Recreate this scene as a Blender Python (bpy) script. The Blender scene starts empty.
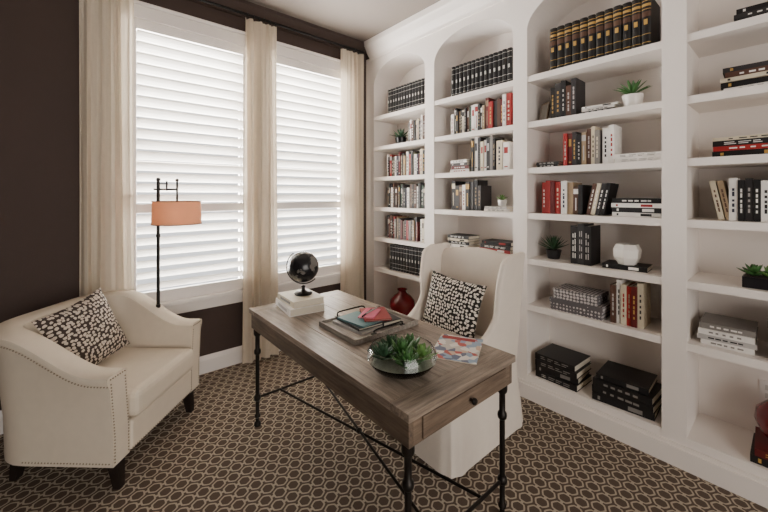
import bpy, bmesh, math, random
from mathutils import Matrix, Vector, Euler
random.seed(7)
D=bpy.data
COL=bpy.context.scene.collection
# ------------------------------------------------------------------ materials
class NT:
    def __init__(s,m):
        s.t=m.node_tree; s.n=s.t.nodes; s.l=s.t.links
    def m(s,op,a,b=None,c=None):
        n=s.n.new('ShaderNodeMath'); n.operation=op
        for i,v in enumerate((a,b,c)):
            if v is None: continue
            if isinstance(v,(int,float)): n.inputs[i].default_value=v
            else: s.l.new(v,n.inputs[i])
        return n.outputs[0]
    def mix(s,f,a,b):
        n=s.n.new('ShaderNodeMix'); n.data_type='RGBA'
        for i,v in ((0,f),(6,a),(7,b)):
            if isinstance(v,(int,float)): n.inputs[i].default_value=v
            elif isinstance(v,tuple): n.inputs[i].default_value=(*v,1) if len(v)==3 else v
            else: s.l.new(v,n.inputs[i])
        return n.outputs[2]
def hexc(h):
    h=h.lstrip('#'); r=[int(h[i:i+2],16)/255 for i in (0,2,4)]
    return tuple((c/12.92 if c<=.04045 else ((c+.055)/1.055)**2.4) for c in r)
MATS={}
def mat(name,col,rough=.6,metal=0,var=.08,vscale=12,bump=0,bscale=200,trans=0,emit=None,es=0):
    if name in MATS: return MATS[name]
    if isinstance(col,str): col=hexc(col)
    m=D.materials.new(name); m.use_nodes=True; t=NT(m)
    b=t.n['Principled BSDF']; b.inputs['Roughness'].default_value=rough; b.inputs['Metallic'].default_value=metal
    tc=t.n.new('ShaderNodeTexCoord')
    no=t.n.new('ShaderNodeTexNoise'); no.inputs['Scale'].default_value=vscale; no.inputs['Detail'].default_value=3
    t.l.new(tc.outputs['Object'],no.inputs['Vector'])
    dk=tuple(c*(1-var) for c in col); lt=tuple(min(1,c*(1+var)) for c in col)
    c=t.mix(no.outputs['Fac'],dk,lt); t.l.new(c,b.inputs['Base Color'])
    if bump:
        n2=t.n.new('ShaderNodeTexNoise'); n2.inputs['Scale'].default_value=bscale; n2.inputs['Detail'].default_value=2
        t.l.new(tc.outputs['Object'],n2.inputs['Vector'])
        bp=t.n.new('ShaderNodeBump'); bp.inputs['Strength'].default_value=bump; bp.inputs['Distance'].default_value=.004
        t.l.new(n2.outputs['Fac'],bp.inputs['Height']); t.l.new(bp.outputs[0],b.inputs['Normal'])
    if emit:
        b.inputs['Emission Color'].default_value=(*emit,1); b.inputs['Emission Strength'].default_value=es
    if trans:
        tr=t.n.new('ShaderNodeBsdfTranslucent'); t.l.new(c,tr.inputs['Color'])
        ms=t.n.new('ShaderNodeMixShader'); ms.inputs[0].default_value=trans
        out=t.n['Material Output']; t.l.new(b.outputs[0],ms.inputs[1]); t.l.new(tr.outputs[0],ms.inputs[2]); t.l.new(ms.outputs[0],out.inputs['Surface'])
    MATS[name]=m; return m
WALL=mat('wall_brown_paint','#43342e',.75,bump=.15,bscale=90,var=.04)
CEIL=mat('ceiling_paint','#847a72',.9,bump=.2,bscale=60,var=.03)
WHITE=mat('white_trim_paint','#efe9e4',.42,var=.015,vscale=3)
SHELF=mat('bookcase_white','#f2eae3',.45,var=.015,vscale=3)
LOUV=mat('shutter_white','#f4f2ee',.5,var=.01,trans=.2)
CURT=mat('curtain_linen','#e3d6c2',.9,var=.05,vscale=30,bump=.2,bscale=400,trans=.3)
CREAM=mat('cream_linen','#dfd2bf',.85,var=.05,vscale=20,bump=.25,bscale=350)
IVORY=mat('ivory_slipcover','#e8ddd0',.85,var=.04,vscale=20,bump=.2,bscale=350)
DARKW=mat('espresso_wood','#1f1714',.4)
IRON=mat('dark_iron','#26221f',.42,metal=.7)
BRONZE=mat('bronze_nail','#7d6a55',.35,metal=.9)
NAIL=mat('nail_antique','#94846f',.4,metal=.5)
BLACKM=mat('black_metal','#151413',.4,metal=.5)
def wood_mat(name,c1,c2,rough,axis='Y'):
    m=D.materials.new(name); m.use_nodes=True; t=NT(m); b=t.n['Principled BSDF']
    tc=t.n.new('ShaderNodeTexCoord'); mp=t.n.new('ShaderNodeMapping')
    mp.inputs['Scale'].default_value=(26,1.8,26) if axis=='Y' else (1.8,26,26)
    t.l.new(tc.outputs['Object'],mp.inputs[0])
    no=t.n.new('ShaderNodeTexNoise'); no.inputs['Scale'].default_value=2.2; no.inputs['Detail'].default_value=9; no.inputs['Roughness'].default_value=.72
    t.l.new(mp.outputs[0],no.inputs['Vector'])
    r=t.n.new('ShaderNodeValToRGB'); r.color_ramp.elements[0].position=.34; r.color_ramp.elements[1].position=.64
    r.color_ramp.elements[0].color=(*hexc(c1),1); r.color_ramp.elements[1].color=(*hexc(c2),1)
    t.l.new(no.outputs['Fac'],r.inputs[0])
    n3=t.n.new('ShaderNodeTexNoise'); n3.inputs['Scale'].default_value=5; n3.inputs['Detail'].default_value=4; t.l.new(tc.outputs['Object'],n3.inputs['Vector'])
    d=tuple(x*.72 for x in hexc(c1))
    f=t.m('MULTIPLY',t.m('SUBTRACT',n3.outputs['Fac'],.35),1.2)
    t.l.new(t.mix(t.m('MINIMUM',t.m('MAXIMUM',f,0.0),.5),r.outputs[0],d),b.inputs['Base Color'])
    b.inputs['Roughness'].default_value=rough
    bp=t.n.new('ShaderNodeBump'); bp.inputs['Strength'].default_value=.35; bp.inputs['Distance'].default_value=.003
    t.l.new(no.outputs['Fac'],bp.inputs['Height']); t.l.new(bp.outputs[0],b.inputs['Normal'])
    return m
DESKTOP=wood_mat('desk_top_wood','#63554a','#ab9b8b',.34)
DESKEND=wood_mat('desk_end_wood','#5e5045','#a49484',.34,'X')
DESKSIDE=wood_mat('desk_side_wood','#45382f','#7a6858',.45)
DESKSIDEX=wood_mat('desk_drawer_wood','#524338','#8b7764',.45,'X')
TRAYW=wood_mat('tray_wood','#6e665e','#b0a79c',.6)
def glass_mat(name,col=(1,1,1),rough=.02):
    m=D.materials.new(name); m.use_nodes=True; b=m.node_tree.nodes['Principled BSDF']
    b.inputs['Base Color'].default_value=(*col,1); b.inputs['Roughness'].default_value=rough
    b.inputs['Transmission Weight'].default_value=1; b.inputs['IOR'].default_value=1.45
    return m
BOWLG=glass_mat('bowl_glass',(.92,.97,.95))
def carpet():
    m=D.materials.new('trellis_carpet'); m.use_nodes=True; t=NT(m); b=t.n['Principled BSDF']
    g=t.n.new('ShaderNodeNewGeometry'); sp=t.n.new('ShaderNodeSeparateXYZ'); t.l.new(g.outputs['Position'],sp.inputs[0])
    S=1/.073
    x=t.m('MULTIPLY',sp.outputs[0],S); y=t.m('MULTIPLY',sp.outputs[1],S)
    def cell(ox,oy):
        ax=t.m('SUBTRACT',t.m('FLOORED_MODULO',t.m('ADD',x,ox),1.0),.5)
        ay=t.m('SUBTRACT',t.m('FLOORED_MODULO',t.m('ADD',y,oy),1.732),.866)
        l=t.m('ADD',t.m('MULTIPLY',ax,ax),t.m('MULTIPLY',ay,ay)); return ax,ay,l
    ax,ay,la=cell(0,0); bx,by,lb=cell(.5,.866)
    s=t.m('LESS_THAN',la,lb)
    def sel(a,b_): return t.m('ADD',t.m('MULTIPLY',a,s),t.m('MULTIPLY',b_,t.m('SUBTRACT',1.0,s)))
    gx=t.m('ABSOLUTE',sel(ax,bx)); gy=t.m('ABSOLUTE',sel(ay,by))
    hd=t.m('MAXIMUM',gx,t.m('ADD',t.m('MULTIPLY',gx,.5),t.m('MULTIPLY',gy,.866)))
    ln=t.m('SQRT',t.m('ADD',t.m('MULTIPLY',gx,gx),t.m('MULTIPLY',gy,gy)))
    d=t.m('ADD',t.m('MULTIPLY',hd,.65),t.m('MULTIPLY',ln,.35))
    ring=t.m('MULTIPLY',t.m('GREATER_THAN',d,.325),t.m('LESS_THAN',d,.435))
    link=t.m('MULTIPLY',t.m('LESS_THAN',gy,.09),t.m('GREATER_THAN',d,.40))
    ring=t.m('MAXIMUM',ring,link)
    no=t.n.new('ShaderNodeTexNoise'); no.inputs['Scale'].default_value=350; t.l.new(g.outputs['Position'],no.inputs['Vector'])
    dark=t.mix(no.outputs['Fac'],hexc('#43362d'),hexc('#6b5b4f')); lite=t.mix(no.outputs['Fac'],hexc('#a29480'),hexc('#c6b9a5'))
    c=t.mix(ring,dark,lite); t.l.new(c,b.inputs['Base Color']); b.inputs['Roughness'].default_value=.95
    bp=t.n.new('ShaderNodeBump'); bp.inputs['Strength'].default_value=.35; bp.inputs['Distance'].default_value=.004
    t.l.new(t.m('ADD',no.outputs['Fac'],t.m('MULTIPLY',ring,.6)),bp.inputs['Height']); t.l.new(bp.outputs[0],b.inputs['Normal'])
    return m
CARPET=carpet()
def spots(name,scale,bg,fg,thr=.36,stretch=(1,1,1),dim='2D',rand=.55,wob=.012):
    m=D.materials.new(name); m.use_nodes=True; t=NT(m); b=t.n['Principled BSDF']
    tc=t.n.new('ShaderNodeTexCoord'); mp=t.n.new('ShaderNodeMapping'); mp.inputs['Scale'].default_value=stretch
    no=t.n.new('ShaderNodeTexNoise'); no.inputs['Scale'].default_value=45; no.inputs['Detail'].default_value=1
    t.l.new(tc.outputs['Object'],no.inputs['Vector'])
    vm=t.n.new('ShaderNodeVectorMath'); vm.operation='SCALE'; vm.inputs['Scale'].default_value=wob; t.l.new(no.outputs['Color'],vm.inputs[0])
    va=t.n.new('ShaderNodeVectorMath'); va.operation='ADD'; t.l.new(tc.outputs['Object'],va.inputs[0]); t.l.new(vm.outputs[0],va.inputs[1])
    t.l.new(va.outputs[0],mp.inputs[0])
    v=t.n.new('ShaderNodeTexVoronoi'); v.feature='F1'; v.voronoi_dimensions=dim
    v.inputs['Scale'].default_value=scale; v.inputs['Randomness'].default_value=rand
    t.l.new(mp.outputs[0],v.inputs['Vector'])
    f=t.m('LESS_THAN',v.outputs['Distance'],thr)
    t.l.new(t.mix(f,hexc(bg),hexc(fg)),b.inputs['Base Color']); b.inputs['Roughness'].default_value=.85
    return m
PILL=spots('pillow_spot_fabric',42,'#3a2e29','#cbbfb0',.38,(1,1.2,1),rand=.6,wob=.014)
PILL2=spots('pillow_pebble_fabric',46,'#1a1613','#ddd5ca',.36,(1.1,1,1),rand=.55,wob=.012)
BOXPAT=spots('box_trellis_paper',45,'#5d585a','#c8c2bf',.42,dim='3D',rand=.15,wob=0)
# ------------------------------------------------------------------ mesh builder
class MB:
    def __init__(s): s.v=[];s.f=[];s.mi=[];s.mats=[];s.sm=[]
    def mid(s,m):
        if m not in s.mats: s.mats.append(m)
        return s.mats.index(m)
    def add(s,vs,fs,m,smooth=False):
        o=len(s.v); s.v+= [tuple(v) for v in vs]; k=s.mid(m)
        for f in fs: s.f.append([i+o for i in f]); s.mi.append(k); s.sm.append(smooth)
    def box(s,lo,hi,m,M=None):
        x0,y0,z0=lo;x1,y1,z1=hi
        vs=[Vector(p) for p in ((x0,y0,z0),(x1,y0,z0),(x1,y1,z0),(x0,y1,z0),(x0,y0,z1),(x1,y0,z1),(x1,y1,z1),(x0,y1,z1))]
        if M is not None: vs=[M@v for v in vs]
        s.add(vs,[(0,3,2,1),(4,5,6,7),(0,1,5,4),(1,2,6,5),(2,3,7,6),(3,0,4,7)],m)
    def lathe(s,prof,m,M=None,n=28,smooth=True):
        vs=[];fs=[]
        for r,z in prof:
            for i in range(n):
                a=2*math.pi*i/n; vs.append(Vector((r*math.cos(a),r*math.sin(a),z)))
        for j in range(len(prof)-1):
            for i in range(n):
                k=(i+1)%n; fs.append((j*n+i,j*n+k,(j+1)*n+k,(j+1)*n+i))
        if prof[0][0]>1e-5: fs.append(tuple(range(n))[::-1])
        if prof[-1][0]>1e-5: fs.append(tuple((len(prof)-1)*n+i for i in range(n)))
        if M is not None: vs=[M@v for v in vs]
        s.add(vs,fs,m,smooth)
    def cyl(s,a,b,r,m,n=14,r2=None):
        a=Vector(a);b=Vector(b);d=b-a;L=d.length
        M=Matrix.Translation(a)@d.to_track_quat('Z','Y').to_matrix().to_4x4()
        s.lathe([(r,0),(r if r2 is None else r2,L)],m,M,n)
    def tube(s,pts,r,m,n=10,closed=False):
        pts=[Vector(p) for p in pts]; vs=[];fs=[]; N=len(pts)
        for i,p in enumerate(pts):
            if closed: d=pts[(i+1)%N]-pts[i-1]
            else: d=pts[min(i+1,N-1)]-pts[max(i-1,0)]
            q=d.to_track_quat('Z','Y').to_matrix()
            for k in range(n):
                a=2*math.pi*k/n; vs.append(p+q@Vector((r*math.cos(a),r*math.sin(a),0)))
        for i in range(N if closed else N-1):
            j=(i+1)%N
            for k in range(n):
                l=(k+1)%n; fs.append((i*n+k,i*n+l,j*n+l,j*n+k))
        if not closed: fs+= [tuple(range(n))[::-1],tuple((N-1)*n+k for k in range(n))]
        s.add(vs,fs,m,True)
    def sphere(s,c,r,m,n=16,sc=(1,1,1)):
        k=n//2
        prof=[(max(1e-6,math.sin(math.pi*i/k)),-math.cos(math.pi*i/k)) for i in range(k+1)]
        M=Matrix.Translation(c)@Matrix.Diagonal((r*sc[0],r*sc[1],r*sc[2],1))
        s.lathe(prof,m,M,n)
    def prism(s,poly,m,axis,a,b,M=None,smooth=False):
        def P(u,v,w):
            return Vector((w,u,v)) if axis=='X' else Vector((u,w,v)) if axis=='Y' else Vector((u,v,w))
        n=len(poly); vs=[P(u,v,a) for u,v in poly]+[P(u,v,b) for u,v in poly]
        if M is not None: vs=[M@v for v in vs]
        fs=[tuple(range(n))[::-1],tuple(range(n,2*n))]+[(i,(i+1)%n,n+(i+1)%n,n+i) for i in range(n)]
        s.add(vs,fs,m,smooth)
    def loft(s,rings,m,cap=True,closed=True,smooth=True):
        n=len(rings[0]); vs=[p for r in rings for p in r]; fs=[]
        for j in range(len(rings)-1):
            for i in range(n if closed else n-1):
                k=(i+1)%n; fs.append((j*n+i,j*n+k,(j+1)*n+k,(j+1)*n+i))
        if cap: fs+= [tuple(range(n))[::-1],tuple((len(rings)-1)*n+i for i in range(n))]
        s.add(vs,fs,m,smooth)
    def obj(s,name,loc=(0,0,0),rz=0,parent=None,bevel=0,sub=0,rot=None):
        me=D.meshes.new(name); me.from_pydata(s.v,[],s.f); me.update()
        for m in s.mats: me.materials.append(m)
        for p,k,sm in zip(me.polygons,s.mi,s.sm): p.material_index=k; p.use_smooth=sm
        bm=bmesh.new(); bm.from_mesh(me); bmesh.ops.recalc_face_normals(bm,faces=bm.faces)
        for e in bm.edges:
            if len(e.link_faces)==2 and e.calc_face_angle(0)>math.radians(42): e.smooth=False
        bm.to_mesh(me); bm.free()
        o=D.objects.new(name,me); COL.objects.link(o); o.location=loc
        o.rotation_euler=rot if rot else (0,0,rz)
        if bevel:
            b=o.modifiers.new('bevel','BEVEL'); b.width=bevel; b.segments=3; b.limit_method='ANGLE'; b.angle_limit=math.radians(50)
        if sub:
            b=o.modifiers.new('sub','SUBSURF'); b.levels=sub; b.render_levels=sub
        if parent: o.parent=parent
        return o
def empty(name,loc=(0,0,0),rz=0):
    e=D.objects.new(name,None); COL.objects.link(e); e.location=loc; e.rotation_euler=(0,0,rz); e.empty_display_size=.1; return e
def T(x,y,z): return Matrix.Translation((x,y,z))
def RZ(a): return Matrix.Rotation(a,4,'Z')
def RX(a): return Matrix.Rotation(a,4,'X')
def RY(a): return Matrix.Rotation(a,4,'Y')
# ------------------------------------------------------------------ room
WX0,WX1,WY0,WY1,CH=-2.1,2.90,-2.1,3.27,3.22
b=MB(); b.box((WX0-.1,WY0-.1,-.1),(WX1+.1,WY1+.25,0),CARPET); b.obj('floor')
b=MB(); b.box((WX0-.1,WY0-.1,CH),(WX1+.1,WY1+.25,CH+.1),CEIL); b.obj('ceiling')
wins=[(.28,1.16),(1.37,2.25)]; WZ0,WZ1=.66,2.84
b=MB()
xs=[WX0]+[x for w in wins for x in w]+[WX1+.1]
for i in range(0,len(xs),2): b.box((xs[i],WY1,0),(xs[i+1],WY1+.15,CH),WALL)
for w in wins:
    b.box((w[0],WY1,0),(w[1],WY1+.15,WZ0),WALL); b.box((w[0],WY1,WZ1),(w[1],WY1+.15,CH),WALL)
b.obj('wall_north')
b=MB(); b.box((WX1,WY0,0),(WX1+.1,WY1,CH),WALL); b.obj('wall_east')
b=MB(); b.box((WX0-.1,WY0,0),(WX0,WY1+.15,CH),WALL); b.obj('wall_west')
b=MB()
b.box((WX0,WY0-.1,0),(-1.3,WY0,CH),WALL); b.box((1.5,WY0-.1,0),(WX1+.1,WY0,CH),WALL); b.box((-1.3,WY0-.1,2.6),(1.5,WY0,CH),WALL); b.obj('wall_south')  # unseen opening in this wall, added to admit fill light from behind the camera
b=MB()
for x in (-1.42,1.4): b.box((x,WY0,0),(x+.12,WY0+.02,2.7),WHITE)
b.box((-1.42,WY0,2.6),(1.52,WY0+.02,2.72),WHITE); b.obj('trim_fill_opening',bevel=.004)
b=MB(); prof=[(WY1,3.10),(WY1-.015,3.10),(WY1-.02,3.125),(WY1-.05,3.16),(WY1-.08,3.19),(WY1-.085,CH),(WY1,CH)]
b.prism(prof,WALL,'X',WX0,2.5); b.obj('trim_crown_north')
b=MB(); b.prism([(WY1,0),(WY1-.018,0),(WY1-.018,.11),(WY1-.012,.13),(WY1-.004,.145),(WY1,.145)],WHITE,'X',WX0,2.5); b.obj('baseboard_north')
b=MB(); b.box((WX0,WY0,0),(WX0+.018,WY1-.02,.14),WHITE); b.obj('baseboard_west',bevel=.003)
for wi,(x0,x1) in enumerate(wins):
    e=empty('window_%d'%(wi+1),((x0+x1)/2,WY1,WZ0))
    off=Vector(e.location)
    def ch(mb,name,bev=0):
        mb.v=[tuple(Vector(v)-off) for v in mb.v]; return mb.obj(name,parent=e,bevel=bev)
    b=MB(); c=.085; yF=WY1-.025
    b.box((x0-c,yF,WZ0-.02),(x0,WY1,WZ1),WHITE); b.box((x1,yF,WZ0-.02),(x1+c,WY1,WZ1),WHITE)
    b.box((x0-c,yF,WZ1),(x1+c,WY1,WZ1+.095),WHITE); b.box((x0-c-.01,yF-.02,WZ1+.095),(x1+c+.01,WY1,WZ1+.12),WHITE)
    b.box((x0-c-.015,WY1-.06,WZ0-.03),(x1+c+.015,WY1,WZ0),WHITE); b.box((x0-c,yF,WZ0-.115),(x1+c,WY1,WZ0-.03),WHITE)
    ch(b,'casing',.004)
    b=MB(); y0,y1=WY1-.012,WY1+.022
    b.box((x0,y0,WZ0),(x0+.045,y1,WZ1),WHITE); b.box((x1-.045,y0,WZ0),(x1,y1,WZ1),WHITE)
    b.box((x0+.045,y0,WZ0),(x1-.045,y1,WZ0+.09),WHITE); b.box((x0+.045,y0,WZ1-.08),(x1-.045,y1,WZ1),WHITE)
    b.box((x0+.045,y0,1.36),(x1-.045,y1,1.43),WHITE)
    ch(b,'shutter_frame',.004)
    b=MB()
    for za,zb in ((WZ0+.09,1.36),(1.43,WZ1-.08)):
        n=round((zb-za)/.082); st=(zb-za)/n
        for i in range(n):
            z=za+(i+.5)*st
            M=T(0,WY1+.008,z)@RX(math.radians(-48))
            poly=[(-.043,0),(-.03,.004),(0,.0055),(.03,.004),(.043,0),(.03,-.004),(0,-.0055),(-.03,-.004)]
            b.prism(poly,LOUV,'X',x0+.047,x1-.047,M)
    ch(b,'louvers')
    b=MB()
    ys=WY1+.09
    b.box((x0,ys,WZ0),(x0+.04,ys+.04,WZ1),WHITE); b.box((x1-.04,ys,WZ0),(x1,ys+.04,WZ1),WHITE)
    b.box((x0+.04,ys,WZ0),(x1-.04,ys+.04,WZ0+.05),WHITE); b.box((x0+.04,ys,WZ1-.05),(x1-.04,ys+.04,WZ1),WHITE); b.box((x0+.04,ys,1.72),(x1-.04,ys+.04,1.77),WHITE)
    ch(b,'sash')
# ------------------------------------------------------------------ bookcase
BX,BD=2.52,.36
bays=[(2.345,3.125),(1.43,2.23),(.515,1.318),(-.395,.405),(-1.31,-.51)]
LV=[.17,.69,1.03,1.365,1.70,2.04,2.38]
b=MB(); BKX=BX+BD
b.box((BKX,-1.43,0),(BKX+.015,WY1-.002,CH-.002),SHELF)
st=[(3.125,WY1-.002)]+[(bays[i+1][1],bays[i][0]) for i in range(4)]+[(-1.43,-1.31)]
for y0,y1 in st: b.box((BX,y0,0),(BKX,y1,2.72),SHELF)
for (y0,y1) in bays:
    for k,z in enumerate(LV):
        if k==0: b.box((BX+.004,y0,0),(BKX,y1,z),SHELF)
        else: b.box((BX+.006,y0,z-.042),(BKX,y1,z),SHELF)
b.box((BX-.02,-1.43,0),(BX,WY1-.02,.105),SHELF)
b.box((BX-.012,-1.43,.105),(BX,WY1-.02,.125),SHELF)
N=28
for (y0,y1) in bays:
    yc=(y0+y1)/2; hw=(y1-y0)/2
    for i in range(N):
        ta=math.pi*i/N; tb=math.pi*(i+1)/N
        def pz(t):
            c=math.cos(t); return yc+hw*c, 2.72+.23*(max(0,1-abs(c)**2.2))**.5
        ya,za=pz(ta); yb,zb=pz(tb)
        b.prism([(ya,za),(ya,3.06),(yb,3.06),(yb,zb)],SHELF,'X',BX,BKX)
for y0,y1 in st: b.box((BX,y0,2.72),(BKX,y1,3.06),SHELF)
prof=[(BX,3.02),(BX-.012,3.02),(BX-.018,3.045),(BX-.03,3.055),(BX-.06,3.10),(BX-.085,3.15),(BX-.095,3.165),(BX-.10,CH-.002),(BX+.05,CH-.002),(BX+.05,3.02)]
b.prism(prof,SHELF,'Y',-1.43,WY1-.09)
b.obj('built_in_bookcase')
b=MB(); b.box((BKX-.006,.075,.36),(BKX,.15,.475),WHITE)
for z in (.395,.44): b.box((BKX-.008,.097,z-.014),(BKX-.006,.128,z+.014),mat('outlet_face','#cfcac4',.4))
b.obj('wall_outlet')
# ------------------------------------------------------------------ books
C={k:mat('book_'+k,v,.5,var=.18,vscale=25) for k,v in dict(black='#141213',char='#302d2e',white='#eae6e0',cream='#d3c7ae',red='#98201f',dred='#5d1718',grey='#807b76',brown='#54382c',gold='#b8914a',teal='#4f7a80',tan='#9a8468',navy='#23283a',pink='#d2577a',silver='#b5b1ad',olive='#56533c',green='#2e4434').items()}
PAGES=mat('book_pages','#d8cfbd',.9)
def book(b,M,t,h,d,cov,lab=None,style=0,rnd=False):
    cv=C[cov]; c=.0025
    if rnd:
        def arc(k): return [(t/2-(t/2)*math.cos(math.pi*i/8)*k,.008-(.012)*math.sin(math.pi*i/8)*k) for i in range(9)]
        b.prism(arc(1),cv,'Z',0,h,M,True)
        for q in (.10,.26,.74,.90): b.prism(arc(1.05),C[lab],'Z',h*q,h*q+.0035,M)
        if style==1: b.prism(arc(1.04),C[lab],'Z',h*.80,h*.85,M); b.prism(arc(1.04),C['brown'],'Z',h*.60,h*.70,M)
        b.box((t*.3,-.0052,h*.45),(t*.7,-.0042,h*.55),C[lab],M)
        y0=.008
    else:
        b.box((0,0,0),(t,.004,h),cv,M); y0=.004
    b.box((0,y0,0),(c,d,h),cv,M); b.box((t-c,y0,0),(t,d,h),cv,M)
    b.box((c,y0,.003),(t-c,d-.004,h-.004),PAGES if not rnd else C['brown'],M)
    if lab and not rnd:
        L=C[lab]
        if style==0:
            b.box((t*.22,-.0008,h*.6),(t*.78,.0,h*.82),L,M); b.box((t*.25,-.0008,h*.1),(t*.75,0,h*.14),L,M)
        elif style==2:
            for k in range(5):
                q=.2+k*.125; b.box((t*.36,-.0008,h*q),(t*.64,0,h*(q+random.uniform(.05,.11))),L,M)
        elif style==3:
            b.box((0.001,-.0008,h*.74),(t-.001,0,h*.92),L,M); b.box((t*.4,-.0008,h*.15),(t*.6,0,h*.6),L,M)
        elif style==4:
            for k in range(2):
                x=t*(.28+.3*k)
                for j in range(4):
                    q=.15+j*.18; b.box((x,-.0008,h*q),(x+t*.12,0,h*(q+random.uniform(.08,.16))),L,M)
def UP(x,y,z,lean=0,yaw=0):
    R=Matrix(((0,1,0,0),(-1,0,0,0),(0,0,1,0),(0,0,0,1)))
    return T(x,y,z)@RZ(yaw)@RX(lean)@R
def FL(x,y,z,yaw=0):
    R=Matrix(((0,1,0,0),(0,0,-1,0),(1,0,0,0),(0,0,0,1)))
    return T(x,y,z)@RZ(yaw)@R
E=.0006
def row(name,lev,ya,yb,h,cols,th=(.016,.036),hv=.03,x=BX+.06,style=None,labs=('white','gold','silver','cream','tan',None,None)):
    b=MB(); y=ya; z=LV[lev]+E; i=0
    seq=cols
    while y>yb:
        t=random.uniform(*th)
        if y-t<yb-.005: break
        c=seq[i%len(seq)]; hh=h+random.uniform(-hv,hv); d=random.uniform(.15,.19)
        lab=random.choice(labs)
        if lab==c: lab='black'
        if c in('white','cream','silver') : lab=random.choice(['black','red','char','navy'])
        s=style if style is not None else random.choice((0,2,3,4,2,2))
        book(b,UP(x+random.uniform(0,.014),y,z),t,hh,d,c,lab,s); y-=t+.0015; i+=1
    return b.obj(name)
def setrow(name,lev,ya,yb,h,n,c='black',lab='gold',style=1,x=BX+.05,d=.2):
    b=MB(); t=(ya-yb)/n
    for i in range(n): book(b,UP(x+random.uniform(0,.006),ya-i*t,LV[lev]+E),t-.004,h,d,c,lab,style,True)
    return b.obj(name)
def stack(name,z,yc,items,x=BX+.06,w=.24,d=.17):
    b=MB(); z+=E
    for it in items:
        ww=it[3] if len(it)>3 else w+random.uniform(-.02,.012)
        yaw=random.uniform(-.07,.07)
        book(b,FL(x+random.uniform(-.008,.008),yc+ww/2+random.uniform(-.008,.008),z,yaw),it[2],ww,d+random.uniform(-.01,.01),it[0],it[1],random.choice((0,2,4))); z+=it[2]+.0006
    b.obj(name); return z
NB='row_of_books'; NS='book_stack'
setrow('encyclopedia_set',6,2.95,2.37,.27,14,lab='silver',style=0)
row(NB,5,2.64,2.37,.23,['char','white','brown','black','grey','cream'])
row(NB,4,2.98,2.37,.235,['white','black','red','char','olive','white','navy','dred','cream','black','tan'])
row(NB,3,2.97,2.37,.235,['char','black','navy','white','brown','black','brown','white','char','green'])
row(NB,2,2.98,2.50,.22,['char','dred','brown','black','red','grey','char','tan'])
row(NB,2,2.47,2.37,.25,['white','cream'])
setrow('encyclopedia_set',1,2.92,2.37,.27,13,lab='silver',style=0)
setrow('encyclopedia_set',6,2.07,1.47,.28,14,lab='silver',style=0)
row(NB,5,2.08,1.72,.22,['white','black','char','tan','black','cream','char','brown','green','white'])
row(NB,5,1.715,1.47,.25,['dred','red','char','brown','dred','white','red'],th=(.025,.042))
stack(NS,LV[4],1.98,[('white','red',.03),('dred','white',.03),('char','white',.025),('white','black',.025)],w=.2)
row(NB,4,1.86,1.62,.27,['black','white','char','cream','white','black','grey'])
row(NB,4,1.615,1.47,.25,['cream','white'],th=(.05,.07))
row(NB,3,2.08,1.76,.24,['black','char','brown','white','black','char'],th=(.025,.045))
stack(NS,LV[3],1.62,[('white','black',.02),('silver','black',.02)],w=.22)
stack(NS,LV[2],2.0,[('white','black',.025),('black','white',.03),('cream','black',.02),('black','white',.03)],w=.24)
stack(NS,LV[2],1.63,[('red','white',.028),('black','white',.03),('black','red',.028)],w=.27)
row(NB,1,2.1,1.6,.24,['black','white','red','char'])
setrow('encyclopedia_set',6,1.175,.575,.31,12,lab='gold',x=BX+.05,d=.22)
row(NB,5,1.175,.98,.235,['black','char','black','brown','char'],th=(.03,.042),labs=('silver','white','gold'),style=2)
stack(NS,LV[5],.865,[('black','white',.018),('white','grey',.018),('white','black',.014)],w=.2)
stack(NS,LV[4],1.19,[('black','white',.02),('char','white',.02)],w=.17)
row(NB,4,1.085,.84,.235,['red','dred','char','black','tan','brown','cream','grey','olive'],th=(.022,.032))
row(NB,4,.84,.77,.25,['white','white'],th=(.03,.036),style=2)
stack(NS,LV[4],.64,[('white','silver',.03),('white','grey',.026)],w=.25)
row(NB,3,1.24,1.10,.23,['red','red','dred','red'],th=(.028,.036),hv=.01,style=2)
row(NB,3,1.10,.96,.215,['white','tan','brown','black'],th=(.025,.045))
b=MB()
y=.94
for i,c in enumerate(('brown','cream','char','black')):
    book(b,UP(BX+.06,y-.005,LV[3]+.002+.024*math.sin(.22),lean=.2),.024,.21,.16,c,'white',2); y-=.027
b.obj(NB)
stack(NS,LV[3],.655,[('white','black',.026),('black','white',.03),('white','red',.026),('black','white',.03)],w=.27)
row(NB,2,1.03,.86,.245,['black','char','black','black'],th=(.035,.045),x=BX+.04,style=4,labs=('white','silver'))
ztop=stack(NS,LV[2],.72,[('black','white',.03)],w=.24)
row(NB,1,.79,.62,.25,['brown','white','cream','red','dred','cream'],th=(.024,.032),x=BX+.05,style=2)
stack(NS,LV[0],1.13,[('black','grey',.042,.29),('black','grey',.042,.29),('black','grey',.042,.29),('black','grey',.042,.28)],x=BX+.03,d=.25)
stack(NS,LV[0],.72,[('black','grey',.045,.33),('black','grey',.045,.33),('black','grey',.045,.32),('black','grey',.035,.28)],x=BX+.03,d=.26)
stack(NS,LV[6],.10,[('black','white',.025),('char','white',.025),('black','white',.025)],w=.25)
stack(NS,LV[5],.13,[('white','black',.02),('black','gold',.03),('cream','black',.02),('brown','white',.03),('char','gold',.025)],w=.29)
stack(NS,LV[4],.155,[('black','gold',.03),('red','white',.025),('black','white',.028),('cream','black',.018)],w=.31)
b=MB(); z=LV[3]; y=.335
for i,c in enumerate(('cream','tan')):
    book(b,UP(BX+.07,y-i*.03-.05,z+.002,lean=-.18),.024,.21,.15,c,'brown',2)
b.obj(NB)
row(NB,3,.245,.06,.235,['white','black','char','black','white'],th=(.022,.034),labs=('white','silver'),style=2)
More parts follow.
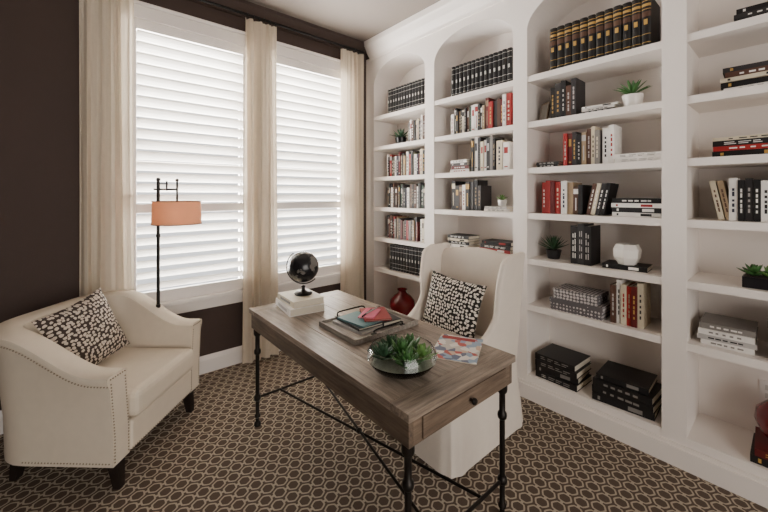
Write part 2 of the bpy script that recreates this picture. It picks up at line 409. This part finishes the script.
row(NB,3,.055,-.0,.25,['white','white'],th=(.025,.03))
row(NB,3,-.002,-.35,.24,['red','black','white'])
stack(NS,LV[1],.26,[('white','grey',.028),('silver','black',.025),('white','grey',.03),('grey','white',.03)],w=.22,d=.24)
stack(NS,LV[0],.03,[('black','gold',.04,.28),('dred','gold',.035,.25)],x=BX+.02,d=.24)
bx=MB(); bx.box((BX+.03,.83,LV[1]+E),(BX+.26,1.16,LV[1]+.075),BOXPAT); bx.box((BX+.025,.825,LV[1]+.055),(BX+.265,1.165,LV[1]+.085),BOXPAT); bx.obj('decorative_box',bevel=.002)
bx=MB(); bx.box((BX+.04,.86,LV[1]+.086),(BX+.23,1.14,LV[1]+.14),BOXPAT); bx.box((BX+.035,.855,LV[1]+.125),(BX+.235,1.145,LV[1]+.152),BOXPAT); bx.obj('decorative_box',bevel=.002)
bx=MB(); bx.box((BX+.04,-.08,LV[1]+E),(BX+.25,.10,LV[1]+.2),BOXPAT); bx.box((BX+.035,-.085,LV[1]+.16),(BX+.255,.105,LV[1]+.21),BOXPAT); bx.obj('decorative_box',bevel=.002)
# ------------------------------------------------------------------ plants
GREEN=mat('succulent_green','#3f6a35',.45,var=.3,vscale=20); GREEN2=mat('agave_green','#35563a',.5,var=.25,vscale=20); LIME=mat('plant_lime','#628a45',.5,var=.25)
POTW=mat('white_ceramic','#efebe4',.25); POTB=mat('black_ceramic','#17161a',.3); SOIL=mat('soil','#2b2019',.95); PEB=mat('pebbles','#a8a89a',.7,var=.35,vscale=80)
def leaf(b,c,az,el,L,W,m,curl=.4,th=.18):
    M=T(*c)@RZ(az)
    rings=[]; k=7
    p=Vector((0,0,0)); ang=el
    for i in range(k):
        s=i/(k-1); w=W*max(.04,math.sin(math.pi*min(1,.12+s*.88))**.7)
        if i==k-1: w=W*.03
        d=Vector((math.cos(ang),0,math.sin(ang))); nrm=Vector((-math.sin(ang),0,math.cos(ang)))
        r=[]
        for a in range(6):
            t=2*math.pi*a/6; r.append(M@(p+Vector((0,w/2*math.cos(t),0))+nrm*(w*th*math.sin(t)+w*.12*abs(math.cos(t)))))
        rings.append(r); p=p+d*L/(k-1); ang+=curl/(k-1)
    b.loft(rings,m)
def rosette(b,c,L,W,m,layers=4,per=7,e0=.15,curl=.5):
    for l in range(layers):
        f=l/max(1,layers-1)
        for i in range(per):
            leaf(b,(c[0],c[1],c[2]+.004*l),2*math.pi*(i+.5*(l%2))/per+random.uniform(-.1,.1),e0+f*1.15+random.uniform(-.08,.08),L*(1-.35*f)*random.uniform(.9,1.08),W*(1-.3*f),m,curl)
def pot(b,c,r1,r2,h,m):
    b.lathe([(0.0001,0),(r1,0),(r1*1.02,.004),(r2,h),(r2-.005,h),(r2-.008,h-.012),(.0001,h-.012)],m,T(*c)); b.lathe([(0.0001,h-.011),(r2-.009,h-.011)],SOIL,T(*c))
z=LV[5]+E; b=MB(); pot(b,(BX+.12,.685,z),.045,.058,.085,POTW); rosette(b,(BX+.12,.685,z+.085),.12,.022,GREEN,4,7,.5,-.2); b.obj('potted_succulent')
z=LV[2]+E; b=MB(); pot(b,(BX+.15,1.19,z),.04,.055,.065,POTB); rosette(b,(BX+.15,1.19,z+.065),.13,.015,GREEN2,5,9,.35,.1); b.obj('potted_agave')
z=LV[5]+E; b=MB(); pot(b,(BX+.13,2.82,z),.05,.065,.08,POTB); rosette(b,(BX+.13,2.82,z+.08),.13,.022,GREEN2,4,8,.3,.1); b.obj('potted_plant')
z=LV[3]+E+.045; b=MB(); pot(b,(BX+.13,1.6,z),.03,.038,.05,POTW); rosette(b,(BX+.13,1.6,z+.045),.06,.014,LIME,3,7,.5,.1); b.obj('potted_succulent')
z=LV[2]+E; b=MB()
b.box((BX+.05,-.06,z),(BX+.15,.195,z+.055),POTB); b.box((BX+.056,-.054,z+.05),(BX+.144,.189,z+.058),SOIL)
for i in range(4): rosette(b,(BX+.10,.155-i*.06,z+.058),.075,.03,LIME if i%2 else GREEN,3,7,.35,.3)
b.obj('succulent_planter')
b=MB()
b.lathe([(.0001,0),(.05,0),(.074,.045),(.078,.095),(.062,.128),(.054,.128),(.068,.095),(.0001,.03)],POTW,T(BX+.12,.715,ztop),6,False); b.obj('ceramic_vase',bevel=.002)
b=MB(); M0=T(BX+.1,1.245,LV[5]+.0022)@RZ(-.55); M=M0@RY(.18); b.box((-.006,-.05,0),(.006,.05,.145),BRONZE,M); b.box((-.0075,-.04,.012),(-.006,.04,.133),mat('photo_print','#8f8a80',.3,var=.5,vscale=30),M); b.box((.0,-.012,-.0014),(.05,.012,.002),BRONZE,M0); b.obj('picture_frame')
REDG=mat('red_glaze','#74121a',.12,var=.25,vscale=8)
vp=[(.0001,0),(.05,0),(.06,.006),(.10,.05),(.125,.11),(.118,.165),(.08,.21),(.045,.235),(.038,.25),(.05,.27),(.044,.272),(.03,.25),(.0001,.22)]
b=MB(); b.lathe([(r*1.12,z*1.15) for r,z in vp],REDG,T(2.66,2.81,LV[0]+E),36); b.obj('red_vase')
b=MB(); b.lathe([(r*.95,z*.95) for r,z in vp],REDG,T(BX+.15,.04,LV[0]+.0778),36); b.obj('red_vase')
# ------------------------------------------------------------------ desk
desk=empty('writing_desk',(1.185,1.60,0))
dx,dy=.345,.745
b=MB(); n=5; w=(2*dx)/n; eb=.10
for i in range(n): b.box((-dx+i*w+.001,-dy+eb+.001,.73),(-dx+(i+1)*w-.001,dy-eb-.001,.76),DESKTOP)
b.obj('top_planks',parent=desk,bevel=.0015)
b=MB(); b.box((-dx,-dy,.73),(dx,-dy+eb,.76),DESKEND); b.box((-dx,dy-eb,.73),(dx,dy,.76),DESKEND); b.obj('top_end_boards',parent=desk,bevel=.002)
b=MB(); ax,ay=dx-.012,dy-.012
b.box((-ax,-ay,.632),(-ax+.02,ay,.7295),DESKSIDE); b.box((ax-.02,-ay,.632),(ax,ay,.7295),DESKSIDE)
b.box((-ax+.02,-ay,.632),(ax-.02,-ay+.02,.7295),DESKSIDEX); b.box((-ax+.02,ay-.02,.632),(ax-.02,ay,.7295),DESKSIDEX)
b.box((-ax+.02,-ay+.02,.635),(ax-.02,ay-.02,.645),DESKSIDE)
b.obj('apron',parent=desk,bevel=.002)
b=MB()
for s in (-1,1):
    y0=s*ay; b.box((-.27,min(y0,y0+s*.010),.642),(.27,max(y0,y0+s*.010),.724),DESKSIDEX)
b.obj('drawer_fronts',parent=desk,bevel=.003)
b=MB()
for s in (-1,1):
    b.lathe([(.006,0),(.006,.012),(.013,.016),(.014,.022),(.010,.028),(.0001,.03)],IRON,T(0,s*(ay+.01),.684)@RX(-s*math.pi/2),20)
b.obj('drawer_knobs',parent=desk)
b=MB(); lp=[(.0001,0),(.02,0),(.022,.006),(.02,.02),(.012,.028),(.011,.05),(.019,.058),(.019,.068),(.012,.078),(.0125,.16),(.02,.166),(.023,.18),(.02,.194),(.0125,.20),(.0125,.46),(.02,.468),(.022,.48),(.02,.492),(.014,.50),(.014,.58),(.022,.59),(.024,.60),(.024,.6315),(.0001,.6315)]
lx,ly=dx-.04,dy-.045
for sx in(-1,1):
    for sy in(-1,1): b.lathe(lp,IRON,T(sx*lx,sy*ly,0),20)
b.obj('legs',parent=desk)
b=MB()
for s in(-1,1): b.cyl((-lx,s*ly,.18),(lx,s*ly,.18),.008,IRON)
b.cyl((-.15,ly,.18),(.15,-ly,.178),.007,IRON); b.cyl((.15,ly,.18),(-.15,-ly,.192),.007,IRON)
b.sphere((0,0,.186),.016,IRON)
b.obj('stretchers',parent=desk)
TZ=.7603
M=T(1.10,2.14,TZ)@RZ(math.radians(-8))
b=MB()
def flatbook(b,M,w,l,t,cov,lab=None):
    c=.003 if t>.008 else t*.25; cv=C[cov]
    b.box((-w/2,-l/2,0),(w/2,l/2,c),cv,M); b.box((-w/2,-l/2,t-c),(w/2,l/2,t),cv,M); b.box((-w/2,-l/2,c),(-w/2+.004,l/2,t-c),cv,M)
    b.box((-w/2+.004,-l/2+.004,c),(w/2-.005,l/2-.004,t-c),PAGES,M)
    if lab: b.box((-w/2-.0008,-l*.3,t*.3),(-w/2,l*.3,t*.7),C[lab],M)
flatbook(b,M,.23,.30,.045,'white','silver'); flatbook(b,M@T(.005,.0,.0455)@RZ(.08),.21,.27,.038,'cream','grey'); b.obj('book_stack')
g=empty('desk_globe',(1.125,2.14,TZ+.0845))
GL=D.materials.new('globe_black'); GL.use_nodes=True; t=NT(GL); bs=t.n['Principled BSDF']; tc=t.n.new('ShaderNodeTexCoord'); no=t.n.new('ShaderNodeTexNoise'); no.inputs['Scale'].default_value=9; no.inputs['Detail'].default_value=6
t.l.new(tc.outputs['Object'],no.inputs['Vector']); f=t.m('GREATER_THAN',no.outputs['Fac'],.53); t.l.new(t.mix(f,hexc('#1b1b1e'),hexc('#6a655f')),bs.inputs['Base Color']); bs.inputs['Roughness'].default_value=.25
b=MB(); b.lathe([(.0001,0),(.055,0),(.06,.006),(.052,.014),(.02,.02),(.012,.03),(.01,.045),(.016,.052),(.0001,.06)],IRON,None,28)
RR=.103; cz=.180; pts=[]
for i in range(25):
    a=math.radians(-235+i*190/24); pts.append(((RR+.008)*math.cos(a)*.76,(RR+.008)*math.cos(a)*-.65,cz+(RR+.008)*math.sin(a)))
b.tube(pts,.004,IRON,8); b.obj('stand',parent=g)
b=MB(); b.sphere((0,0,0),RR-.002,GL,40); b.obj('ball',loc=(0,0,cz),parent=g)
tr=empty('serving_tray',(1.245,1.59,TZ))
b=MB(); tw,tl=.21,.165
for i in range(5): b.box((-tw+i*.084+.0006,-tl,0),(-tw+(i+1)*.084-.0006,tl,.012),TRAYW)
b.box((-tw-.01,-tl,0),(-tw,tl,.028),TRAYW); b.box((tw,-tl,0),(tw+.01,tl,.028),TRAYW); b.box((-tw-.01,-tl-.01,0),(tw+.01,-tl,.028),TRAYW); b.box((-tw-.01,tl,0),(tw+.01,tl+.01,.028),TRAYW)
b.obj('tray_body',parent=tr,bevel=.0015)
b=MB()
for s in(-1,1):
    y=s*(tl+.005); b.tube([(-.10,y,.028),(-.10,y,.041),(-.095,y+s*.006,.048),(-.08,y+s*.008,.052),(.08,y+s*.008,.052),(.095,y+s*.006,.048),(.10,y,.041),(.10,y,.028)],.0045,BLACKM,8)
    for x in(-.10,.10): b.box((x-.015,y-.006,.0282),(x+.015,y+.006,.032),BLACKM)
b.obj('handles',parent=tr)
b=MB(); z0=TZ+.0125
flatbook(b,T(1.19,1.61,z0)@RZ(.08),.18,.25,.014,'silver'); flatbook(b,T(1.195,1.61,z0+.0145)@RZ(-.05),.165,.23,.014,'char')
flatbook(b,T(1.19,1.60,z0+.029)@RZ(.12),.15,.21,.009,'teal')
b.obj('notebook_stack')
b=MB(); flatbook(b,T(1.335,1.575,z0)@RZ(-.12),.12,.20,.028,'black'); flatbook(b,T(1.29,1.59,z0+.0385)@RZ(-.5),.15,.21,.009,'red'); flatbook(b,T(1.26,1.60,z0+.048)@RZ(-.95),.09,.16,.006,'pink'); b.obj('notebook_stack')
b=MB(); zp=z0+.0545+.004
for (x,y,a,mm) in ((1.24,1.60,.5,BLACKM),(1.275,1.61,.35,C['silver'])):
    b.cyl((x-.065*math.cos(a),y-.065*math.sin(a),zp),(x+.065*math.cos(a),y+.065*math.sin(a),zp),.004,mm,12); b.cyl((x+.065*math.cos(a),y+.065*math.sin(a),zp),(x+.075*math.cos(a),y+.075*math.sin(a),zp),.004,mm,12,.001)
b.obj('pens')
bw=empty('succulent_bowl',(1.03,1.09,TZ))
b=MB(); b.lathe([(.0001,0),(.06,0),(.085,.006),(.125,.03),(.147,.06),(.145,.085),(.132,.104),(.129,.104),(.141,.084),(.1425,.06),(.121,.034),(.083,.011),(.0001,.006)],BOWLG,None,48); b.obj('glass_bowl',parent=bw)
b=MB(); b.lathe([(.0001,.0075),(.08,.0125),(.112,.034),(.122,.045),(.0001,.05)],PEB,None,32)
b.obj('pebbles',parent=bw)
b=MB()
for (x,y,l,m) in ((0,0,.095,GREEN),(.075,.03,.08,GREEN),(-.07,.04,.08,GREEN2),(-.04,-.07,.08,GREEN),(.05,-.065,.075,LIME),(.01,.08,.08,GREEN2)):
    rosette(b,(x,y,.055),l,.027,m,4,8,.35,.35)
b.obj('succulents',parent=bw)
MAGC=D.materials.new('magazine_cover'); MAGC.use_nodes=True; t=NT(MAGC); bs=t.n['Principled BSDF']; tc=t.n.new('ShaderNodeTexCoord'); vo=t.n.new('ShaderNodeTexVoronoi'); vo.inputs['Scale'].default_value=30
t.l.new(tc.outputs['Object'],vo.inputs['Vector']); r=t.n.new('ShaderNodeValToRGB'); r.color_ramp.interpolation='CONSTANT'
for i,(p,c) in enumerate(((0,'#c9c3b8'),(.25,'#8fa6bc'),(.42,'#b8493f'),(.52,'#e9e4dc'),(.72,'#5a6580'),(.82,'#d3b59a'))):
    if i<2: e=r.color_ramp.elements[i]; e.position=p
    else: e=r.color_ramp.elements.new(p)
    e.color=(*hexc(c),1)
t.l.new(vo.outputs['Color'],r.inputs[0]); t.l.new(r.outputs[0],bs.inputs['Base Color']); bs.inputs['Roughness'].default_value=.3
b=MB(); b.box((-.105,-.14,0),(.105,.14,.004),PAGES); b.box((-.106,-.141,.004),(.106,.141,.0048),MAGC); b.box((-.095,.09,.0048),(.07,.125,.0051),C['red']); b.obj('magazine',loc=(1.385,1.075,TZ),rz=math.radians(-62))
# ------------------------------------------------------------------ pillows
def pillow(name,w,h,th,m,M):
    b=MB(); n=18; vs=[];fs=[]
    def P(i,j,s):
        u=-1+2*i/n; v=-1+2*j/n
        x=u*w/2*(1-.09*(1-v*v)); y=v*h/2*(1-.09*(1-u*u))
        z=s*th/2*((1-abs(u)**2.6)*(1-abs(v)**2.6))**.55
        return Vector((x,y,z+.006*math.sin(5*u+3*v)*(1-u*u)*(1-v*v)))
    idx={}
    for s in(1,-1):
        for i in range(n+1):
            for j in range(n+1):
                if s==-1 and (i in(0,n) or j in(0,n)): idx[(s,i,j)]=idx[(1,i,j)]; continue
                idx[(s,i,j)]=len(vs); vs.append(P(i,j,s))
        for i in range(n):
            for j in range(n):
                q=[idx[(s,i,j)],idx[(s,i+1,j)],idx[(s,i+1,j+1)],idx[(s,i,j+1)]]
                fs.append(q if s==1 else q[::-1])
    b.add(vs,fs,m,True); o=b.obj(name)
    o.matrix_world=M
    return o
# ------------------------------------------------------------------ armchair
ca=math.radians(-42); AC=(.137,2.722)
arm=empty('armchair',(AC[0],AC[1],0),ca)
XF,XB,HW=.335,-.305,.335
TH=.055
def Ushell():
    pts=[]; xf=XF; xb=XB; w=HW; r=.17
    for i in range(17): pts.append((xf+(xb+r-xf)*i/16,-w,0,-1))
    for i in range(1,9):
        a=-math.pi/2-(math.pi/2)*i/8; pts.append((xb+r+r*math.cos(a),-w+r+r*math.sin(a),math.cos(a),math.sin(a)))
    for i in range(1,9):
        pts.append((xb,(-w+r)+(2*w-2*r)*i/8,-1,0))
    for i in range(1,9):
        a=math.pi-(math.pi/2)*i/8; pts.append((xb+r+r*math.cos(a),w-r+r*math.sin(a),math.cos(a),math.sin(a)))
    for i in range(1,17): pts.append((xb+r+(xf-xb-r)*i/16,w,0,1))
    return pts
U=Ushell()
def hh(x):
    s=min(1,max(0,(.26-x)/.48)); s=s*s*(3-2*s); return .612+.205*s
rings=[];nail=[]
for (x,y,nx,ny) in U:
    h=hh(x); th=TH
    def P(o,z):
        k=max(0,(z-.3))/.5*.045
        return Vector((x+nx*(o+k),y+ny*(o+k),z))
    rings.append([P(th,.15),P(th,.35),P(th,h-.07),P(th+.012,h-.03),P(th+.008,h-.008),P(th-.012,h),P(-th+.012,h),P(-th-.004,h-.012),P(-th,h-.05),P(-th,.36),P(-th,.2),P(-th,.15)])
    nail.append(P(th+.013,h-.045))
b=MB(); b.loft(rings,CREAM); b.obj('back_and_arms',parent=arm)
b=MB(); b.box((-.23,-.279,.155),(XF+.01,.279,.315),CREAM); b.obj('seat_base',parent=arm,bevel=.015)
b=MB(); b.box((-.24,-.277,.318),(XF+.04,.277,.468),CREAM); b.obj('seat_cushion',parent=arm,bevel=.038)
b=MB()
for (x,y) in ((.29,-.32),(.29,.32),(-.25,-.28),(-.25,.28)):
    dxx=.02 if x>0 else -.03
    rr=[[Vector((x+sx*a+dd,y+sy*a,z)) for sx,sy in((-1,-1),(1,-1),(1,1),(-1,1))] for a,z,dd in((.018,0,dxx),(.028,.15,0))]
    b.loft(rr,DARKW,smooth=False)
b.obj('legs',parent=arm)
def resample(pts,step):
    out=[];acc=0;prev=pts[0];out.append(prev)
    for p in pts[1:]:
        seg=(p-prev).length
        while acc+seg>=step:
            f=(step-acc)/seg; prev=prev+(p-prev)*f; out.append(prev.copy()); seg=(p-prev).length; acc=0
        acc+=seg; prev=p
    return out
b=MB(); NR=.0038
for p in resample(nail,.016): b.sphere(p,NR,NAIL,8)
x=XF+.002
for s in(-1,1):
    for zz_ in [.17+i*.016 for i in range(27)]:
        if zz_<.585:
            k=max(0,(zz_-.3))/.5*.045
            for off in(-.046,.046): b.sphere((x,s*(HW+off+k),zz_),NR,NAIL,8)
    k=(.595-.3)/.5*.045
    for i in range(7): b.sphere((x,s*(HW-.046+i*.0155+k),.596),NR,NAIL,8)
for i in range(34): b.sphere((XF+.011,-.27+i*.0163,.168),NR,NAIL,8)
for s in(-1,1):
    for i in range(28): b.sphere((XF-.02-i*.0163,s*(HW+TH+.001),.168),NR,NAIL,8)
b.obj('nailheads',parent=arm)
MW=T(AC[0],AC[1],0)@RZ(ca)
def stand(loc,facing,lean,roll=0):
    return T(*loc)@RZ(facing)@RY(-lean)@Matrix(((0,0,1,0),(1,0,0,0),(0,1,0,0),(0,0,0,1)))@RZ(roll)
pc=MW@Vector((-.095,-.055,.678))
pillow('throw_pillow',.45,.42,.15,PILL,stand(pc,ca-.05,.36,.16))
# ------------------------------------------------------------------ wingback chair
WC=(1.85,1.515); wing=empty('wingback_chair',(WC[0],WC[1],0),math.pi)
b=MB(); rings=[]
for z,hx,hy,wv in ((.012,.385,.35,.004),(.15,.375,.34,.003),(.30,.36,.327,.0015),(.42,.35,.32,0),(.455,.345,.315,0)):
    r=[];n=96
    for i in range(n):
        a=2*math.pi*i/n; c,s=math.cos(a),math.sin(a); e=.18
        r.append(Vector((hx*math.copysign(abs(c)**e,c)+wv*math.sin(a*10),hy*math.copysign(abs(s)**e,s)+wv*math.cos(a*10),z)))
    rings.append(r)
b.loft(rings,IVORY); b.obj('skirt',parent=wing)
b=MB(); b.box((-.24,-.255,.457),(.34,.255,.545),IVORY); b.obj('seat_cushion',parent=wing,bevel=.03)
b=MB(); rings=[]
for k in range(15):
    s=k/14; z=.42+.66*s; xc=-.27-.07*s; hw=.275+.025*s; th=.055
    if k==14: th=.03
    r=[]
    for i in range(13):
        u=-1+2*i/12; r.append(Vector((xc+th-.02*(1-u*u),u*hw,z+(.035*(1-u*u)*s if s>.8 else 0))))
    for i in range(13):
        u=1-2*i/12; r.append(Vector((xc-th-.015*(1-u*u),u*hw,z+(.035*(1-u*u)*s if s>.8 else 0))))
    rings.append(r)
b.loft(rings,IVORY); b.obj('back',parent=wing,bevel=.015)
for s in(-1,1):
    b=MB(); rings=[]
    K=30
    for k in range(K):
        q=k/(K-1); z=.43+.69*q
        xb=-.27-.07*q-.05
        if z<.60: xf=.14
        else:
            a=(z-.60)/.52; xf= -.13+.27*max(0,(1-a*2.6))**2 + .05*math.sin(math.pi*min(1,a*1.05))
        if q>.93: xf-= .09*((q-.93)/.07)**2
        r=[];n=8; fk=max(0,(z-.6))*.8
        for i in range(n):
            t=i/(n-1); x=xb+(xf-xb)*t
            r.append(Vector((x,s*(.315+.018*q+.05*t*fk),z)))
        r.append(Vector((xf+.012,s*(.295+.018*q+.05*fk),z)))
        for i in range(n):
            t=1-i/(n-1); x=xb+(xf-xb)*t
            r.append(Vector((x,s*(.272+.018*q+.05*t*fk),z)))
        rings.append(r)
    b.loft(rings,IVORY); b.obj('wing_%d'%(1 if s<0 else 2),parent=wing,bevel=.012)
pillow('throw_pillow',.46,.40,.15,PILL2,stand((1.93,1.55,.74),math.pi+.05,.26,-.08))
# ------------------------------------------------------------------ curtains
def curtain(x0,x1,seed,n=5,top=3.065):
    random.seed(seed); b=MB(); nx=n*14; nz=26; vs=[];fs=[]
    ph=random.uniform(0,6); wig=[random.uniform(-.3,.3) for _ in range(6)]
    for j in range(nz+1):
        z=.012+(top-.012)*j/nz; s=j/nz
        for i in range(nx+1):
            u=i/nx
            x=x0+(x1-x0)*(u)+ (1-s)*.03*(u-.5)+.008*math.sin(3*s+u*9+ph)
            amp=.024*(.75+.35*math.sin(2.2*s+ph+u*4))
            y=WY1-.09+amp*math.sin(2*math.pi*n*u+ph+.5*math.sin(2.5*s+wig[0]*5))+.006*math.sin(2*math.pi*n*2.3*u+s*2)
            vs.append(Vector((x,y,z)))
    for j in range(nz):
        for i in range(nx):
            a=j*(nx+1)+i; fs.append((a,a+1,a+nx+2,a+nx+1))
    b.add(vs,fs,CURT,True); return b.obj('curtain_panel')
curtain(.0,.30,1,4); curtain(1.10,1.40,2,4); curtain(2.13,2.43,3,4)
rod=MB(); RY_=WY1-.10; RZ_=3.09
rod.cyl((-.08,RY_,RZ_),(2.41,RY_,RZ_),.012,BLACKM); rod.sphere((-.10,RY_,RZ_),.028,BLACKM)
for x in(-.05,1.25,2.40): rod.cyl((x,RY_,RZ_),(x,WY1-.001,RZ_),.008,BLACKM)
for x0,x1 in((.0,.30),(1.10,1.40),(2.13,2.40)):
    for i in range(6):
        x=x0+(x1-x0)*(i+.5)/6; rod.tube([(x,RY_+.02*math.cos(a),RZ_-.004+.02*math.sin(a)) for a in [2*math.pi*k/16 for k in range(16)]],.003,BLACKM,6,True)
rod.obj('curtain_rod')
# ------------------------------------------------------------------ floor lamp
LX,LY=.425,2.98
lamp=empty('floor_lamp',(LX,LY,0))
ux,uy=.76,-.649
b=MB(); b.lathe([(.0001,0),(.13,0),(.135,.008),(.12,.018),(.03,.028),(.015,.05),(.0001,.05)],IRON,None,32); b.cyl((0,0,.02),(0,0,1.60),.011,IRON); b.sphere((0,0,1.61),.015,IRON)
for z in(.7,1.2,1.42): b.cyl((0,0,z),(0,0,z+.02),.015,IRON)
a=.135
b.cyl((-.03*ux,-.03*uy,1.54),(a*ux,a*uy,1.54),.007,IRON); b.cyl((0,0,1.58),(a*.5*ux,a*.5*uy,1.58),.005,IRON)
b.cyl((a*.45*ux,a*.45*uy,1.53),(a*.45*ux,a*.45*uy,1.60),.006,IRON)
b.cyl((a*ux,a*uy,1.40),(a*ux,a*uy,1.60),.007,IRON); b.sphere((a*ux,a*uy,1.605),.012,IRON)
for k in range(3):
    t=k*2*math.pi/3; b.cyl((a*ux,a*uy,1.445),(a*ux+.150*math.cos(t),a*uy+.150*math.sin(t),1.445),.003,IRON)
b.obj('stand',parent=lamp)
SH=mat('lamp_shade_linen','#e2bb9f',.7,var=.06,vscale=15,trans=.55)
b=MB(); b.lathe([(.157,1.295),(.152,1.455),(.149,1.455),(.154,1.295),(.157,1.295)],SH,T(a*ux,a*uy,0),40)
b.obj('shade',parent=lamp)
b=MB()
for z,r in((1.295,.158),(1.455,.153)): b.tube([(a*ux+r*math.cos(t),a*uy+r*math.sin(t),z) for t in [2*math.pi*k/40 for k in range(40)]],.003,mat('shade_trim','#8a5e48',.6),6,True)
b.obj('shade_trim',parent=lamp)
b=MB(); b.sphere((a*ux,a*uy,1.365),.028,mat('bulb_glow','#fff2dd',.4,emit=(1,.80,.60),es=60),16); b.obj('bulb',parent=lamp)
# ------------------------------------------------------------------ lights
def area(name,loc,rot,sx,sy,p,col=(1,1,1)):
    l=D.lights.new(name,'AREA'); l.shape='RECTANGLE'; l.size=sx; l.size_y=sy; l.energy=p; l.color=col
    o=D.objects.new(name,l); COL.objects.link(o); o.location=loc; o.rotation_euler=rot; return o
for i,(x0,x1) in enumerate(wins):
    area('window_daylight',((x0+x1)/2,WY1+.6,1.9),(math.radians(-90),0,0),1.3,2.7,470,(1,.975,.94))
area('added_fill_light',(.1,WY0-.5,1.5),(math.radians(90),0,0),2.8,2.4,100,(1,.92,.83))  # added fill lamp outside the south opening, brightens the bookcase; no hallway there
w=D.worlds.new('sky'); bpy.context.scene.world=w; w.use_nodes=True
w.node_tree.nodes['Background'].inputs[0].default_value=(.97,.98,1,1); w.node_tree.nodes['Background'].inputs[1].default_value=1.3
# ------------------------------------------------------------------ camera
cam=D.cameras.new('camera'); co=D.objects.new('camera',cam); COL.objects.link(co)
cam.sensor_width=36; cam.lens=356/768*36; cam.shift_y=-61/768; cam.clip_start=.05
co.location=(0,0,1.5); co.rotation_euler=(math.pi/2,0,math.radians(-40.5))
bpy.context.scene.camera=co
